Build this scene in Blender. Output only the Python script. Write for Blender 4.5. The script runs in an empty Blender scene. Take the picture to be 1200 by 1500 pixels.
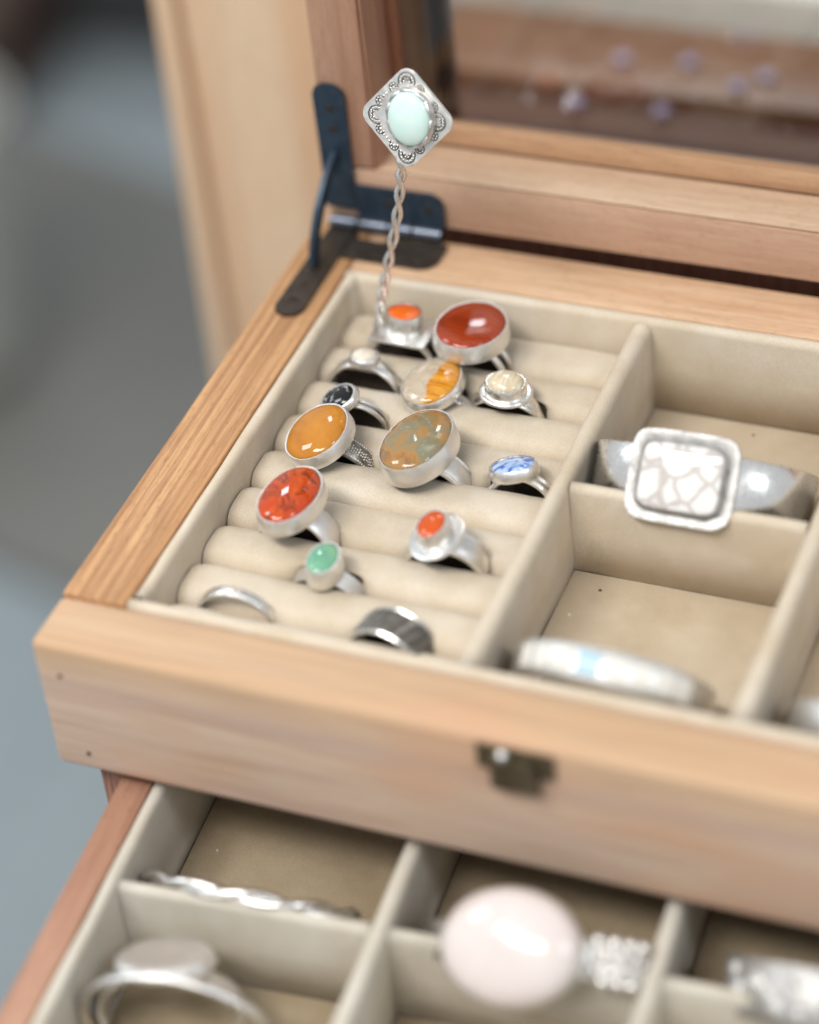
import bpy, bmesh, math, random
from mathutils import Vector, Matrix, noise
S = 0.01            # everything below is written in centimetres
R = math.radians
random.seed(7)
scene = bpy.context.scene
col = scene.collection

# ------------------------------------------------------------------ camera
az, el, roll = -0.446, 0.700, -0.118
d = Vector((math.sin(az)*math.cos(el), math.cos(az)*math.cos(el), -math.sin(el)))
r0 = d.cross(Vector((0, 0, 1))).normalized(); u0 = r0.cross(d)
rr = r0*math.cos(roll) + u0*math.sin(roll); uu = -r0*math.sin(roll) + u0*math.cos(roll)
cam_pos = Vector((5.278, 4.93, 0)) - d*67.454
cd = bpy.data.cameras.new('camera'); cam = bpy.data.objects.new('camera', cd); col.objects.link(cam)
M3 = Matrix((rr, uu, -d)).transposed()
cam.matrix_world = Matrix.Translation(cam_pos*S) @ M3.to_4x4()
cd.sensor_fit = 'VERTICAL'; cd.sensor_height = 36; cd.lens = 98.2
cd.clip_start = 0.02; cd.clip_end = 60
cd.dof.use_dof = True; cd.dof.focus_distance = 0.700; cd.dof.aperture_fstop = 3.6
scene.camera = cam

# ------------------------------------------------------------------ light
# soft indoor daylight: a row of three panes in front, high up, and one window behind the chest
w = bpy.data.worlds.new('World'); scene.world = w; w.use_nodes = True
w.node_tree.nodes['Background'].inputs[0].default_value = (.93, .97, 1, 1)
w.node_tree.nodes['Background'].inputs[1].default_value = .55
def area_lamp(name, az_deg, el_deg, dist, sx, sy, power, color, target=(5, 6, 0)):
    """azimuth clockwise from +Y"""
    l = bpy.data.lights.new(name, 'AREA'); l.shape = 'RECTANGLE'; l.size = sx*S; l.size_y = sy*S
    l.energy = power; l.color = color
    o = bpy.data.objects.new(name, l); col.objects.link(o)
    v = Vector((math.sin(R(az_deg))*math.cos(R(el_deg)), math.cos(R(az_deg))*math.cos(R(el_deg)), math.sin(R(el_deg))))
    o.location = (Vector(target)+v*dist)*S
    o.rotation_euler = v.to_track_quat('Z', 'Y').to_euler()
for a_ in (178, 200, 222): area_lamp('window_or_added_light', a_, 56, 260, 64, 42, 15, (1, .96, .90))
area_lamp('window_or_added_light', 112, 44, 280, 50, 70, 11, (.9, .96, 1))  # added side lamp, only there to put highlights on the ring metal
area_lamp('window_or_added_light', 268, 42, 280, 50, 70, 11, (.88, .95, 1))  # second added side lamp, also for glints on the silver
area_lamp('window_or_added_light', 334, 42, 300, 130, 45, 24, (.88, .95, 1))
scene.view_settings.view_transform = 'Standard'; scene.view_settings.look = 'None'
scene.view_settings.exposure = 0.22; scene.view_settings.gamma = 1
scene.cycles.use_denoising = True
scene.cycles.max_bounces = 8; scene.cycles.transparent_max_bounces = 8
scene.cycles.caustics_reflective = False; scene.cycles.caustics_refractive = False

# ------------------------------------------------------------------ materials
def srgb(r, g, b):
    f = lambda c: (c/255/12.92) if c/255 <= .04045 else ((c/255+.055)/1.055)**2.4
    return (f(r), f(g), f(b), 1)
class NT:
    def __init__(s, name):
        s.m = bpy.data.materials.new(name); s.m.use_nodes = True
        s.t = s.m.node_tree; s.b = s.t.nodes['Principled BSDF']
        s.tc = s.t.nodes.new('ShaderNodeTexCoord').outputs['Object']
    def n(s, kind, **kw):
        nd = s.t.nodes.new('ShaderNode'+kind)
        for k, v in kw.items(): setattr(nd, k, v)
        return nd
    def l(s, a, b): s.t.links.new(a, b)
    def mapping(s, scale=(1, 1, 1), loc=(0, 0, 0), rot=(0, 0, 0)):
        m = s.n('Mapping'); m.inputs['Scale'].default_value = [c*100 for c in scale]
        m.inputs['Location'].default_value = loc; m.inputs['Rotation'].default_value = rot
        s.l(s.tc, m.inputs[0]); return m.outputs[0]
    def noise(s, vec, scale=1, detail=3, rough=.5, dist=0):
        n = s.n('TexNoise'); s.l(vec, n.inputs['Vector'])
        n.inputs['Scale'].default_value = scale; n.inputs['Detail'].default_value = detail
        n.inputs['Roughness'].default_value = rough; n.inputs['Distortion'].default_value = dist
        return n.outputs[0]
    def ramp(s, fac, stops, interp='LINEAR'):
        r = s.n('ValToRGB'); s.l(fac, r.inputs[0]); e = r.color_ramp.elements
        r.color_ramp.interpolation = interp
        while len(e) < len(stops): e.new(.5)
        for i, (p, c) in enumerate(stops):
            e[i].position = p; e[i].color = c if hasattr(c, '__len__') else (c, c, c, 1)
        return r.outputs[0]
    def mix(s, fac, a, b, mode='MIX'):
        m = s.n('Mix', data_type='RGBA', blend_type=mode)
        if hasattr(fac, 'links') or hasattr(fac, 'is_linked'): s.l(fac, m.inputs[0])
        else: m.inputs[0].default_value = fac
        for v, i in ((a, 6), (b, 7)):
            if hasattr(v, 'is_linked'): s.l(v, m.inputs[i])
            else: m.inputs[i].default_value = v
        return m.outputs[2]
    def bump(s, h, strength=.3, dist=.02):
        b = s.n('Bump'); b.inputs['Strength'].default_value = strength
        b.inputs['Distance'].default_value = dist*S; s.l(h, b.inputs['Height'])
        s.l(b.outputs[0], s.b.inputs['Normal'])
    def set(s, **kw):
        for k, v in kw.items(): s.b.inputs[k.replace('_', ' ')].default_value = v
    def color(s, c):
        if hasattr(c, 'is_linked'): s.l(c, s.b.inputs['Base Color'])
        else: s.b.inputs['Base Color'].default_value = c

def ds(c, k=.12):
    L = .2126*c[0]+.7152*c[1]+.0722*c[2]
    return tuple((x*(1-k)+L*k)*f_ for x, f_ in zip(c[:3], (1., .99, .98)))+(1,)
def wood(name, axis, light, mid, dark, band=1.0, streak=.6, seed=0., rough=.6, gl=.04, fine=6.0, lines=0.):
    """sawn softwood: growth bands, fibre and short dark pores, all running along one axis"""
    t = NT(name); light, mid, dark = ds(light), ds(mid), ds(dark)
    ax = 'XYZ'.index(axis)
    def vec(g, loc): 
        sc = [1, 1, 1]; sc[ax] = g
        return t.mapping(sc, loc)
    v = vec(gl, (seed*3.1, seed*7.7, seed*1.3))
    big = t.noise(v, band*.5, 2, .5, .3)
    mid_ = t.noise(v, band*2.6, 4, .6, .2)
    fn = t.noise(vec(.06, (seed, seed*2, seed*5)), 13, 3, .7, .1)
    pore = t.noise(vec(.14, (seed*4, 1, seed)), 24, 2, .5)
    c = t.ramp(big, [(.3, mid), (.55, light), (.75, mid)])
    c = t.mix(t.ramp(mid_, [(.45, 0.), (.62, streak*.8)]), c, dark)
    if lines:
        wv = t.n('TexWave', wave_type='BANDS', bands_direction='DIAGONAL'); t.l(vec(.02, (seed, 2, 5)), wv.inputs[0])
        wv.inputs['Scale'].default_value = lines; wv.inputs['Distortion'].default_value = 3.5
        wv.inputs['Detail'].default_value = 3; wv.inputs['Detail Scale'].default_value = 1.5
        c = t.mix(t.ramp(wv.outputs[1], [(.5, 0.), (.9, .38)]), c, dark)
    c = t.mix(t.ramp(fn, [(.42, 0.), (.7, .42)]), c, dark)
    c = t.mix(t.ramp(pore, [(.60, 0.), (.72, .5)]), c, (dark[0]*.55, dark[1]*.5, dark[2]*.45, 1))
    blot = t.noise(vec(.35, (seed, 3, 9)), .4, 3, .55, .3)
    c = t.mix(t.ramp(blot, [(.42, 0.), (.7, .4)]), c, mid)
    t.color(c); t.set(Roughness=rough, Specular_IOR_Level=.3)
    t.bump(t.mix(.5, fn, pore), .45, .012)
    return t.m
def felt(name, c1, c2):
    t = NT(name); v = t.mapping()
    a = t.noise(v, .55, 3, .6, .2); f = t.noise(v, 28, 2, .6); g = t.noise(v, 4, 3, .6)
    c = t.mix(t.ramp(a, [(.35, 0.), (.7, 1.)]), c1, c2)
    c = t.mix(t.ramp(f, [(.35, 0.), (.7, .3)]), c, (c2[0]*.55, c2[1]*.5, c2[2]*.42, 1))
    c = t.mix(t.ramp(g, [(.4, 0.), (.75, .14)]), c, c1)
    t.color(c); t.set(Roughness=.95, Specular_IOR_Level=.1, Sheen_Weight=.35, Sheen_Roughness=.45)
    t.b.inputs['Sheen Tint'].default_value = (1, .93, .83, 1)
    t.bump(t.mix(.5, f, g), .5, .012)
    return t.m
def silver(name, rough=.24, tarn=.0, bump=.25, bscale=3., c=(.86, .845, .82, 1)):
    t = NT(name); v = t.mapping()
    a = t.noise(v, bscale, 3, .6); b = t.noise(v, bscale*6, 2, .6)
    t.color(t.mix(t.ramp(a, [(.4, 0.), (.72, tarn)]), c, (.16, .145, .13, 1)))
    t.l(t.ramp(b, [(.3, rough-.05), (.75, rough+.16)]), t.b.inputs['Roughness'])
    t.set(Metallic=1.); t.bump(t.mix(.35, a, b), bump, .03)
    return t.m
def stone(name, stops, scale=1.2, dist=1.5, stretch=(1, 1, 1), rot=(0, 0, 0), detail=5, loc=(0, 0, 0), rough=.06, sss=0., extra=None):
    t = NT(name); v = t.mapping(stretch, loc, rot)
    a = t.noise(v, scale, detail, .6, dist)
    c = t.ramp(a, stops)
    if extra: c = extra(t, c, v)
    t.color(c)
    t.set(Roughness=rough, IOR=1.52, Specular_IOR_Level=.5, Coat_Weight=.1, Coat_Roughness=.03)
    if sss:
        t.set(Subsurface_Weight=sss, Subsurface_Scale=.003)
    return t.m
W = srgb
m_rail = wood('wood_left_rail', 'Y', W(212, 164, 112), W(198, 144, 92), W(138, 90, 54), 2.6, .7, 1., gl=.012, fine=8, lines=2.2)
def front_wood():
    # pale pinkish board whose growth rings run along X: honey coloured heart near the top edge
    t = NT('wood_front_board'); v = t.mapping((.07, 1, 1), (1, 2, 3))
    sp = t.n('SeparateXYZ'); t.l(t.mapping(), sp.inputs[0])
    nz = t.noise(v, .55, 3, .55, .5); fn = t.noise(t.mapping((.05, 1, 1), (4, 5, 6)), 5, 4, .65, .3)
    ad = t.n('Math', operation='MULTIPLY_ADD'); t.l(nz, ad.inputs[0]); ad.inputs[1].default_value = 1.9; t.l(sp.outputs[2], ad.inputs[2])
    mr = t.n('MapRange'); t.l(ad.outputs[0], mr.inputs[0]); mr.inputs[1].default_value = 9.0; mr.inputs[2].default_value = 13.6
    c = t.ramp(mr.outputs[0], [(0, W(204, 172, 156)), (.22, W(212, 186, 164)), (.42, W(206, 180, 160)), (.58, W(212, 186, 164)), (.70, W(196, 168, 152)), (.78, W(210, 180, 154)), (.88, W(206, 174, 142)), (1, W(198, 160, 122))])
    c = t.mix(t.ramp(fn, [(.42, 0.), (.7, .55)]), c, W(170, 134, 108))
    bl = t.noise(t.mapping((.35, 1, 1), (8, 8, 1)), .38, 2, .5, .6)
    c = t.mix(t.ramp(bl, [(.52, 0.), (.68, .42)]), c, W(206, 154, 118))
    c = t.mix(.12, c, (.52, .45, .38, 1))
    t.color(c); t.set(Roughness=.6, Specular_IOR_Level=.3); t.bump(fn, .3, .012); return t.m
m_front = front_wood()
m_back = wood('wood_back_rail', 'X', W(222, 188, 152), W(212, 168, 128), W(182, 134, 94), 1.6, .5, 3., gl=.06, fine=7)
m_lid = wood('wood_lid_rail', 'X', W(208, 172, 144), W(198, 158, 130), W(166, 122, 96), 1.4, .4, 4., gl=.05, fine=7)
m_lidv = wood('wood_lid_stile', 'Z', W(200, 158, 130), W(184, 136, 108), W(152, 104, 78), 1.1, .5, 5., gl=.05, fine=6)
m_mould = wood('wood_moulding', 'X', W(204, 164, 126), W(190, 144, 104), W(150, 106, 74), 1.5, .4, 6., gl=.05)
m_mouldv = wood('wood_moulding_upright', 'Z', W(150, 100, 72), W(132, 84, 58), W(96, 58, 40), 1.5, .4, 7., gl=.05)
m_body = wood('wood_body', 'Z', W(170, 125, 105), W(150, 104, 88), W(100, 66, 56), 5, .8, 8., gl=.05, fine=14)
m_drawer = wood('wood_drawer', 'Y', W(188, 144, 118), W(172, 124, 98), W(138, 92, 68), 1.5, .5, 9., gl=.05)
m_post = wood('wood_pale_pine', 'Z', W(234, 208, 176), W(230, 188, 146), W(210, 160, 116), .35, .6, 12., gl=.03, fine=1.5)
m_bench = wood('wood_bench', 'X', W(142, 90, 38), W(122, 72, 28), W(80, 44, 18), .5, .5, 11., gl=.06, fine=2, rough=.35)
m_bench2 = wood('wood_bench_dark', 'X', W(96, 50, 22), W(78, 38, 16), W(50, 25, 11), .6, .5, 13., gl=.06, fine=2, rough=.4)
t = NT('slot_shade'); v = t.mapping(); t.color(t.ramp(t.noise(v, 12, 2, .5), [(.3, (.06, .043, .032, 1)), (.7, (.10, .075, .056, 1))])); t.set(Roughness=1.); m_slot_shade = t.m  # dark brown stands in for the shade inside the ring slots
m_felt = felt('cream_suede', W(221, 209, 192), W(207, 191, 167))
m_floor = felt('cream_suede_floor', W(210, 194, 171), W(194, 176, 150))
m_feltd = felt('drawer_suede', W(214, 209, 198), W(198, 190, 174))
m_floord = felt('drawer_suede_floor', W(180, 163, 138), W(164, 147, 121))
m_silver = silver('silver_satin', .3, .16)
m_groove = silver('silver_groove', .5, .9, .2, 4., (.12, .11, .1, 1))
m_silver_smooth = silver('silver_smooth', .22, .05, .06, 1.)
m_silver_soft = silver('silver_brushed', .4, .1, .6, 1.6)
m_silver_ox = silver('silver_oxidised', .36, .9, .5, 5., (.42, .40, .37, 1))
m_silver_bright = silver('silver_polished', .2, .08, .25, 2.)
m_silver_ham = silver('silver_hammered', .2, .1, 1., 4.5)
t = NT('black_steel'); v = t.mapping(); a = t.noise(v, 3, 3, .6)
t.color(t.ramp(a, [(.35, (.022, .042, .07, 1)), (.7, (.045, .07, .10, 1))])); t.set(Metallic=.45, Roughness=.42); t.bump(a, .2, .02); m_steel = t.m
t = NT('bronzed_steel'); v = t.mapping(); a = t.noise(v, 4, 3, .6)
t.color(t.ramp(a, [(.35, (.04, .032, .027, 1)), (.7, (.075, .058, .045, 1))])); t.set(Metallic=.5, Roughness=.5); t.bump(a, .2, .02); m_bronze = t.m
t = NT('highlight_knuckle_steel'); t.color((.14, .16, .2, 1)); t.set(Metallic=.9, Roughness=.3); m_knuckle = t.m  # lighter colour put in for the highlights on the hinge knuckles
t = NT('antique_brass'); v = t.mapping(); a = t.noise(v, 3, 3, .6)
t.color(t.ramp(a, [(.35, (.08, .068, .045, 1)), (.7, (.22, .18, .12, 1))])); t.set(Metallic=.8, Roughness=.38); t.bump(a, .3, .02); m_brass = t.m
t = NT('dark_hole'); t.color((.006, .005, .005, 1)); t.set(Roughness=.9); m_hole = t.m
t = NT('lid_glass'); t.color((.96, .95, .93, 1)); t.set(Roughness=.0, IOR=1.45, Transmission_Weight=1.); m_glass = t.m
t = NT('concrete_ground'); v = t.mapping(); a = t.noise(v, .02, 4, .6); b = t.noise(v, .4, 3, .6)
t.color(t.mix(t.ramp(b, [(.4, 0.), (.7, .3)]), t.ramp(a, [(.35, (.21, .25, .27, 1)), (.65, (.27, .31, .33, 1))]), (.15, .17, .18, 1))); t.set(Roughness=.85); m_ground = t.m
t = NT('dark_cloth'); t.color((.03, .031, .033, 1)); t.set(Roughness=.9, Sheen_Weight=.2); m_dark = t.m
t = NT('grey_plastic'); t.color((.42, .42, .39, 1)); t.set(Roughness=.5); m_grey = t.m
t = NT('white_cloth'); v = t.mapping(); a = t.noise(v, .1, 3, .6); t.color(t.ramp(a, [(.3, (.66, .65, .6, 1)), (.7, (.76, .75, .7, 1))])); t.set(Roughness=.85); m_white = t.m
t = NT('lilac_reflection'); t.color((.36, .30, .46, 1)); t.set(Roughness=.3); m_lilac = t.m  # lilac standing in for spots reflected in the lid glass
t = NT('brown_leather'); t.color((.075, .045, .035, 1)); t.set(Roughness=.6); m_brownbox = t.m

s_orange = stone('orange_coral', [(.3, W(232, 98, 22)), (.6, W(240, 112, 34)), (.75, W(212, 70, 14))], 2.2, 1.)
def red_ex(t, c, v):
    wv = t.n('TexWave', wave_type='BANDS', bands_direction='Y'); t.l(t.mapping((.5, 1, 1), (0, 0, 0), (0, 0, .25)), wv.inputs[0])
    wv.inputs['Scale'].default_value = 2.2; wv.inputs['Distortion'].default_value = 5; wv.inputs['Detail'].default_value = 4; wv.inputs['Detail Scale'].default_value = .7
    return t.mix(t.ramp(wv.outputs[1], [(.5, 0.), (1., .55)]), c, W(134, 40, 16))
s_redbig = stone('red_banded_agate', [(.3, W(132, 46, 16)), (.5, W(160, 60, 24)), (.72, W(184, 86, 44))], .8, .8, (.3, 1, 1), (0, 0, .2), extra=red_ex)
s_bead = stone('pearl_white', [(.3, W(235, 228, 215)), (.7, W(206, 190, 170))], 2, 1, sss=.2)
def quartz_ex(t, c, v):
    sp = t.n('SeparateXYZ'); t.l(t.mapping(), sp.inputs[0])
    nz = t.noise(t.mapping(), 1.6, 3, .6, .6)
    ad = t.n('Math', operation='MULTIPLY_ADD'); t.l(nz, ad.inputs[0]); ad.inputs[1].default_value = .55; t.l(sp.outputs[0], ad.inputs[2])
    wv = t.noise(t.mapping((.4, 3, 1)), 1.6, 4, .6, .5)
    gold = t.ramp(wv, [(.3, W(150, 86, 14)), (.5, W(214, 142, 36)), (.72, W(232, 176, 84))])
    return t.mix(t.ramp(ad.outputs[0], [(.40, 0.), (.45, 1.)]), c, gold)
s_quartz = stone('clear_quartz_with_gold', [(.3, W(206, 192, 172)), (.5, W(186, 168, 144)), (.68, W(228, 218, 202))], 1.6, 1.5, extra=quartz_ex)
s_dome = stone('banded_cream_agate', [(.3, W(226, 214, 190)), (.5, W(206, 188, 156)), (.66, W(244, 238, 224))], 1.6, .3, (3, .5, .5), (0, 0, .4))
s_black = stone('snowflake_obsidian', [(.54, W(8, 8, 10)), (.575, W(20, 20, 24)), (.60, W(160, 162, 168)), (.8, W(200, 200, 202))], 3., .8, detail=4)
s_amber = stone('honey_jasper', [(.28, W(172, 106, 26)), (.5, W(192, 126, 40)), (.7, W(204, 142, 56)), (.85, W(176, 104, 28))], .5, .9, sss=.1)
s_brown = stone('mossy_brown_agate', [(.28, W(172, 166, 142)), (.4, W(126, 124, 104)), (.47, W(152, 128, 88)), (.56, W(172, 124, 66)), (.64, W(136, 104, 70)), (.76, W(186, 172, 146))], 1.5, .7, (1, .7, 1), loc=(3, 1, 0), detail=8)
s_blue = stone('blue_white_stone', [(.36, W(206, 220, 240)), (.5, W(170, 196, 234)), (.56, W(50, 96, 190)), (.66, W(96, 136, 214)), (.75, W(214, 226, 242))], 2.2, 1.6, loc=(5, 2, 0), detail=6)
s_jasper = stone('red_jasper', [(.3, W(198, 76, 22)), (.46, W(184, 62, 18)), (.52, W(206, 84, 26)), (.575, W(104, 40, 26)), (.64, W(186, 60, 20)), (.75, W(150, 48, 24))], 1.6, 1.8, loc=(2, 2, 0), detail=7)
s_small = stone('vermilion_stone', [(.3, W(212, 92, 24)), (.6, W(198, 76, 20)), (.8, W(238, 130, 76))], 4, .8, detail=6)
s_green = stone('mint_green_stone', [(.3, W(92, 158, 124)), (.5, W(122, 176, 148)), (.7, W(146, 186, 124)), (.85, W(118, 178, 146))], .9, 1.2, sss=.2)
s_opal = stone('pale_mint_stone', [(.3, W(206, 234, 228)), (.55, W(216, 238, 233)), (.75, W(192, 226, 221))], 1., .8, sss=.25)
s_rose = stone('pale_pink_stone', [(.3, W(216, 204, 201)), (.6, W(222, 212, 208)), (.8, W(208, 198, 198))], .5, 1., sss=.15, rough=.12)
def make_howl():
    t = NT('white_veined_stone'); v = t.mapping()
    vo = t.n('TexVoronoi', feature='DISTANCE_TO_EDGE'); vo.inputs['Scale'].default_value = 1.7
    dn = t.n('TexNoise'); t.l(v, dn.inputs['Vector']); dn.inputs['Scale'].default_value = 2.2; dn.inputs['Detail'].default_value = 3
    t.l(t.mix(.16, v, dn.outputs['Color'], 'LINEAR_LIGHT'), vo.inputs['Vector'])
    c = t.mix(t.ramp(vo.outputs[0], [(.03, .5), (.13, 0.)]), W(230, 228, 224), W(150, 128, 122))
    t.color(c); t.set(Roughness=.1, Coat_Weight=.5); return t.m

# ------------------------------------------------------------------ mesh helpers (cm)
def link(name, verts, faces, mat, parent=None, smooth=False):
    me = bpy.data.meshes.new(name)
    me.from_pydata([Vector(v)*S for v in verts], [], faces); me.materials.append(mat)
    if smooth: me.polygons.foreach_set('use_smooth', [True]*len(me.polygons))
    me.update()
    o = bpy.data.objects.new(name, me); col.objects.link(o)
    if parent: o.parent = parent
    return o
def from_bm(name, bm, mat, parent=None, smooth=False, angle=None):
    me = bpy.data.meshes.new(name)
    bmesh.ops.recalc_face_normals(bm, faces=bm.faces[:])
    bmesh.ops.scale(bm, vec=(S, S, S), verts=bm.verts[:])
    bm.to_mesh(me); bm.free(); me.materials.append(mat)
    if smooth:
        me.polygons.foreach_set('use_smooth', [True]*len(me.polygons))
        if angle: me.set_sharp_from_angle(angle=R(angle))
    o = bpy.data.objects.new(name, me); col.objects.link(o)
    if parent: o.parent = parent
    return o
def add_box(bm, x0, x1, y0, y1, z0, z1, bev=0., seg=2):
    t_ = bmesh.new()
    bmesh.ops.create_cube(t_, size=1)
    for v in t_.verts:
        v.co = Vector((x0+(v.co.x+.5)*(x1-x0), y0+(v.co.y+.5)*(y1-y0), z0+(v.co.z+.5)*(z1-z0)))
    if bev: bmesh.ops.bevel(t_, geom=t_.edges[:], offset=bev, segments=seg, affect='EDGES', profile=.5, clamp_overlap=True)
    me = bpy.data.meshes.new('t'); t_.to_mesh(me); t_.free(); bm.from_mesh(me); bpy.data.meshes.remove(me)
def box(name, x0, x1, y0, y1, z0, z1, mat, parent=None, bev=.06, seg=2):
    bm = bmesh.new(); add_box(bm, x0, x1, y0, y1, z0, z1, bev, seg)
    return from_bm(name, bm, mat, parent, True, 35)
def tag(o, label=None, cat=None, group=None, kind=None):
    for k, v in (('label', label), ('category', cat), ('group', group), ('kind', kind)):
        if v: o[k] = v
    return o
def empty(name, loc=(0, 0, 0), M=None, label=None, cat=None, group=None):
    o = bpy.data.objects.new(name, None); col.objects.link(o); o.empty_display_size = .01
    m = (M.to_4x4() if M else Matrix.Identity(4)); m.translation = Vector(loc)*S
    o.matrix_world = m
    return tag(o, label, cat, group)
def grid_faces(nu, nv, cu=True, cv=True):
    f = []
    for i in range(nu if cu else nu-1):
        for j in range(nv if cv else nv-1):
            i2, j2 = (i+1) % nu, (j+1) % nv
            f.append((i*nv+j, i2*nv+j, i2*nv+j2, i*nv+j2))
    return f
def sweep(name, pts, prof, mat, parent=None, closed=False, up=Vector((0, 1, 0)), scl=None, twist=0.):
    """prof = list of (a, b): a along 'up', b along the side direction"""
    n = len(pts); V = []; m = len(prof)
    for i, p in enumerate(pts):
        p = Vector(p)
        a = Vector(pts[(i-1) % n] if (closed or i) else pts[0]); b = Vector(pts[(i+1) % n] if (closed or i < n-1) else pts[-1])
        tg = (b-a).normalized(); sd_ = tg.cross(up).normalized(); u_ = sd_.cross(tg).normalized()
        s_ = scl(i/(n-1)) if scl else (1, 1)
        th = twist*i/(n-1)
        for (a_, b_) in prof:
            a2, b2 = a_*s_[0], b_*s_[1]
            a3 = a2*math.cos(th)-b2*math.sin(th); b3 = a2*math.sin(th)+b2*math.cos(th)
            V.append(p+u_*a3+sd_*b3)
    F = grid_faces(n, m, closed, True)
    if not closed: F += [tuple(range(m))[::-1], tuple(range((n-1)*m, n*m))]
    o = link(name, V, F, mat, parent, True)
    o.data.set_sharp_from_angle(angle=R(50))
    return o
def circ(r1, r2=None, n=10):
    r2 = r2 or r1
    return [(r1*math.cos(2*math.pi*i/n), r2*math.sin(2*math.pi*i/n)) for i in range(n)]
def rect(w_, h_, c=.25):
    k = min(w_, h_)*c; a, b = w_/2, h_/2
    return [(a, -b+k), (a, b-k), (a-k, b), (0, b*1.06), (-a+k, b), (-a, b-k), (-a, -b+k), (-a+k, -b), (0, -b), (a-k, -b)]
def lathe(name, prof, a, b, mat, parent=None, n=72, wob=0., seed=0., cap=True, power=2., z_off=0.):
    """prof: list of (offset from the ellipse edge, or ('s', k) scale, z)"""
    V = []; m = len(prof)
    for i in range(n):
        th = 2*math.pi*i/n; c, s = math.cos(th), math.sin(th)
        cx = math.copysign(abs(c)**(2/power), c); sy = math.copysign(abs(s)**(2/power), s)
        for (o, z) in prof:
            k = wob*noise.noise(Vector((c*2.2+seed, s*2.2, z*3)))
            if isinstance(o, tuple): V.append((b*cx*o[1], a*sy*o[1], z+z_off))
            else:
                V.append(((b+o+k)*cx, (a+o+k)*sy, z+z_off))
    F = grid_faces(n, m, True, False)
    if cap:
        F += [tuple(i*m+m-1 for i in range(n))]
        F += [tuple(i*m for i in range(n))[::-1]]
    o = link(name, V, F, mat, parent, True)
    o.data.set_sharp_from_angle(angle=R(60))
    return o
def cabochon(name, a, b, H, mat, parent, z0, power=2., n=64, flat=2.):
    prof = [(('s', 1.), z0-.06), (('s', 1.), z0)]
    for k in range(1, 17):
        s_ = math.cos(k/17*math.pi/2)
        prof.append((('s', s_), z0+H*(1-s_**flat)**(1/flat)))
    prof.append((('s', .02), z0+H))
    o = lathe(name, prof, a, b, mat, parent, n=n, power=power)
    o.data.set_sharp_from_angle(angle=R(80))
    return o
def bezel(a, b, h, mat, parent, z0, seed=0., thick=.05, power=2., scallop=False, flare=.05):
    prof = [(-.25, z0+.01), (flare, z0), (flare+.02, z0+.04), (flare+.01, z0+h*.5), (thick*.8, z0+h*.88), (thick*.3, z0+h), (-.02, z0+h-.005), (-.035, z0+h-.05)]
    o = lathe('bezel', prof, a, b, mat, parent, n=90, wob=.015, seed=seed, power=power)
    if scallop:
        me = o.data; m = len(prof)
        for i in range(90):
            for j in (4, 5, 6):
                me.vertices[i*m+j].co.z += (abs(math.sin(i/90*math.pi*10))-.5)*.06*S
    return o
def band(mat, parent, Rb=.95, w=.4, th=.14, name='band', flare=0., cut=None, zc=0., offs=0.):
    n = 64; pts = [((Rb)*math.sin(2*math.pi*i/n), offs, zc+Rb*math.cos(2*math.pi*i/n)) for i in range(n)]
    f = (lambda t_: (1+flare*max(0, math.cos(2*math.pi*t_))**3, 1)) if flare else None
    return sweep(name, pts, rect(w, th), mat, parent, True, scl=f)
def wire_ring(mat, parent, Rb, rad, offs, name='band_wire', zc=0., amp=0., freq=0, ph=0., radial=0.):
    n = 180 if freq else 56; pts = []
    for i in range(n):
        th = 2*math.pi*i/n; q = Rb+radial*math.sin(freq*th+ph)
        pts.append((q*math.sin(th), offs+amp*math.cos(freq*th+ph), zc+q*math.cos(th)))
    return sweep(name, pts, circ(rad, n=7), mat, parent, True)
def rot(lean, t_, yaw): return Matrix.Rotation(R(yaw), 3, 'Z') @ Matrix.Rotation(R(lean), 3, 'X') @ Matrix.Rotation(R(t_), 3, 'Y')
def bumps(name, items, mat, parent, sub=1):
    bm = bmesh.new()
    for (p, r_, sz) in items:
        t_ = bmesh.new(); bmesh.ops.create_icosphere(t_, subdivisions=sub, radius=r_)
        for v in t_.verts: v.co = Vector((v.co.x, v.co.y, v.co.z*sz))+Vector(p)
        me = bpy.data.meshes.new('t'); t_.to_mesh(me); t_.free(); bm.from_mesh(me); bpy.data.meshes.remove(me)
    return from_bm(name, bm, mat, parent, True)

# ------------------------------------------------------------------ setting
def plane(name, x0, x1, y0, y1, z, mat):
    o = link(name, [(x0, y0, z), (x1, y0, z), (x1, y1, z), (x0, y1, z)], [(0, 1, 2, 3)], mat)
    return o
tag(plane('ground', -3000, 3000, -3000, 3000, -75, m_ground), kind='structure')

# pedestal under the chest
ped = empty('pedestal_table', (13, 6, -75), None, 'plain wooden pedestal directly under the jewellery chest', 'table')
box('tabletop', -12, 13, -16, 13, 60.2, 62.5, m_bench, ped, .2)
box('column', -4, 4, -4, 4, 3, 60.2, m_bench, ped, .3)
box('foot', -11, 12, -14, 12, 0, 3, m_bench, ped, .3)

# ------------------------------------------------------------------ the chest
chest = empty('jewellery_chest', (0, 0, -12.5), None, 'open cedar wood jewellery chest with cream suede ring rolls and pulled out drawer', 'jewellery box')
OFF = 12.5
class Shift:            # parts of the chest are written in tray coordinates (rim = z 0)
    pass
def cbox(name, x0, x1, y0, y1, z0, z1, mat, parent, bev=.06, seg=2):
    return box(name, x0, x1, y0, y1, z0+OFF if parent is chest else z0, z1+OFF if parent is chest else z1, mat, parent, bev, seg)
TX1 = 24.2
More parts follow.
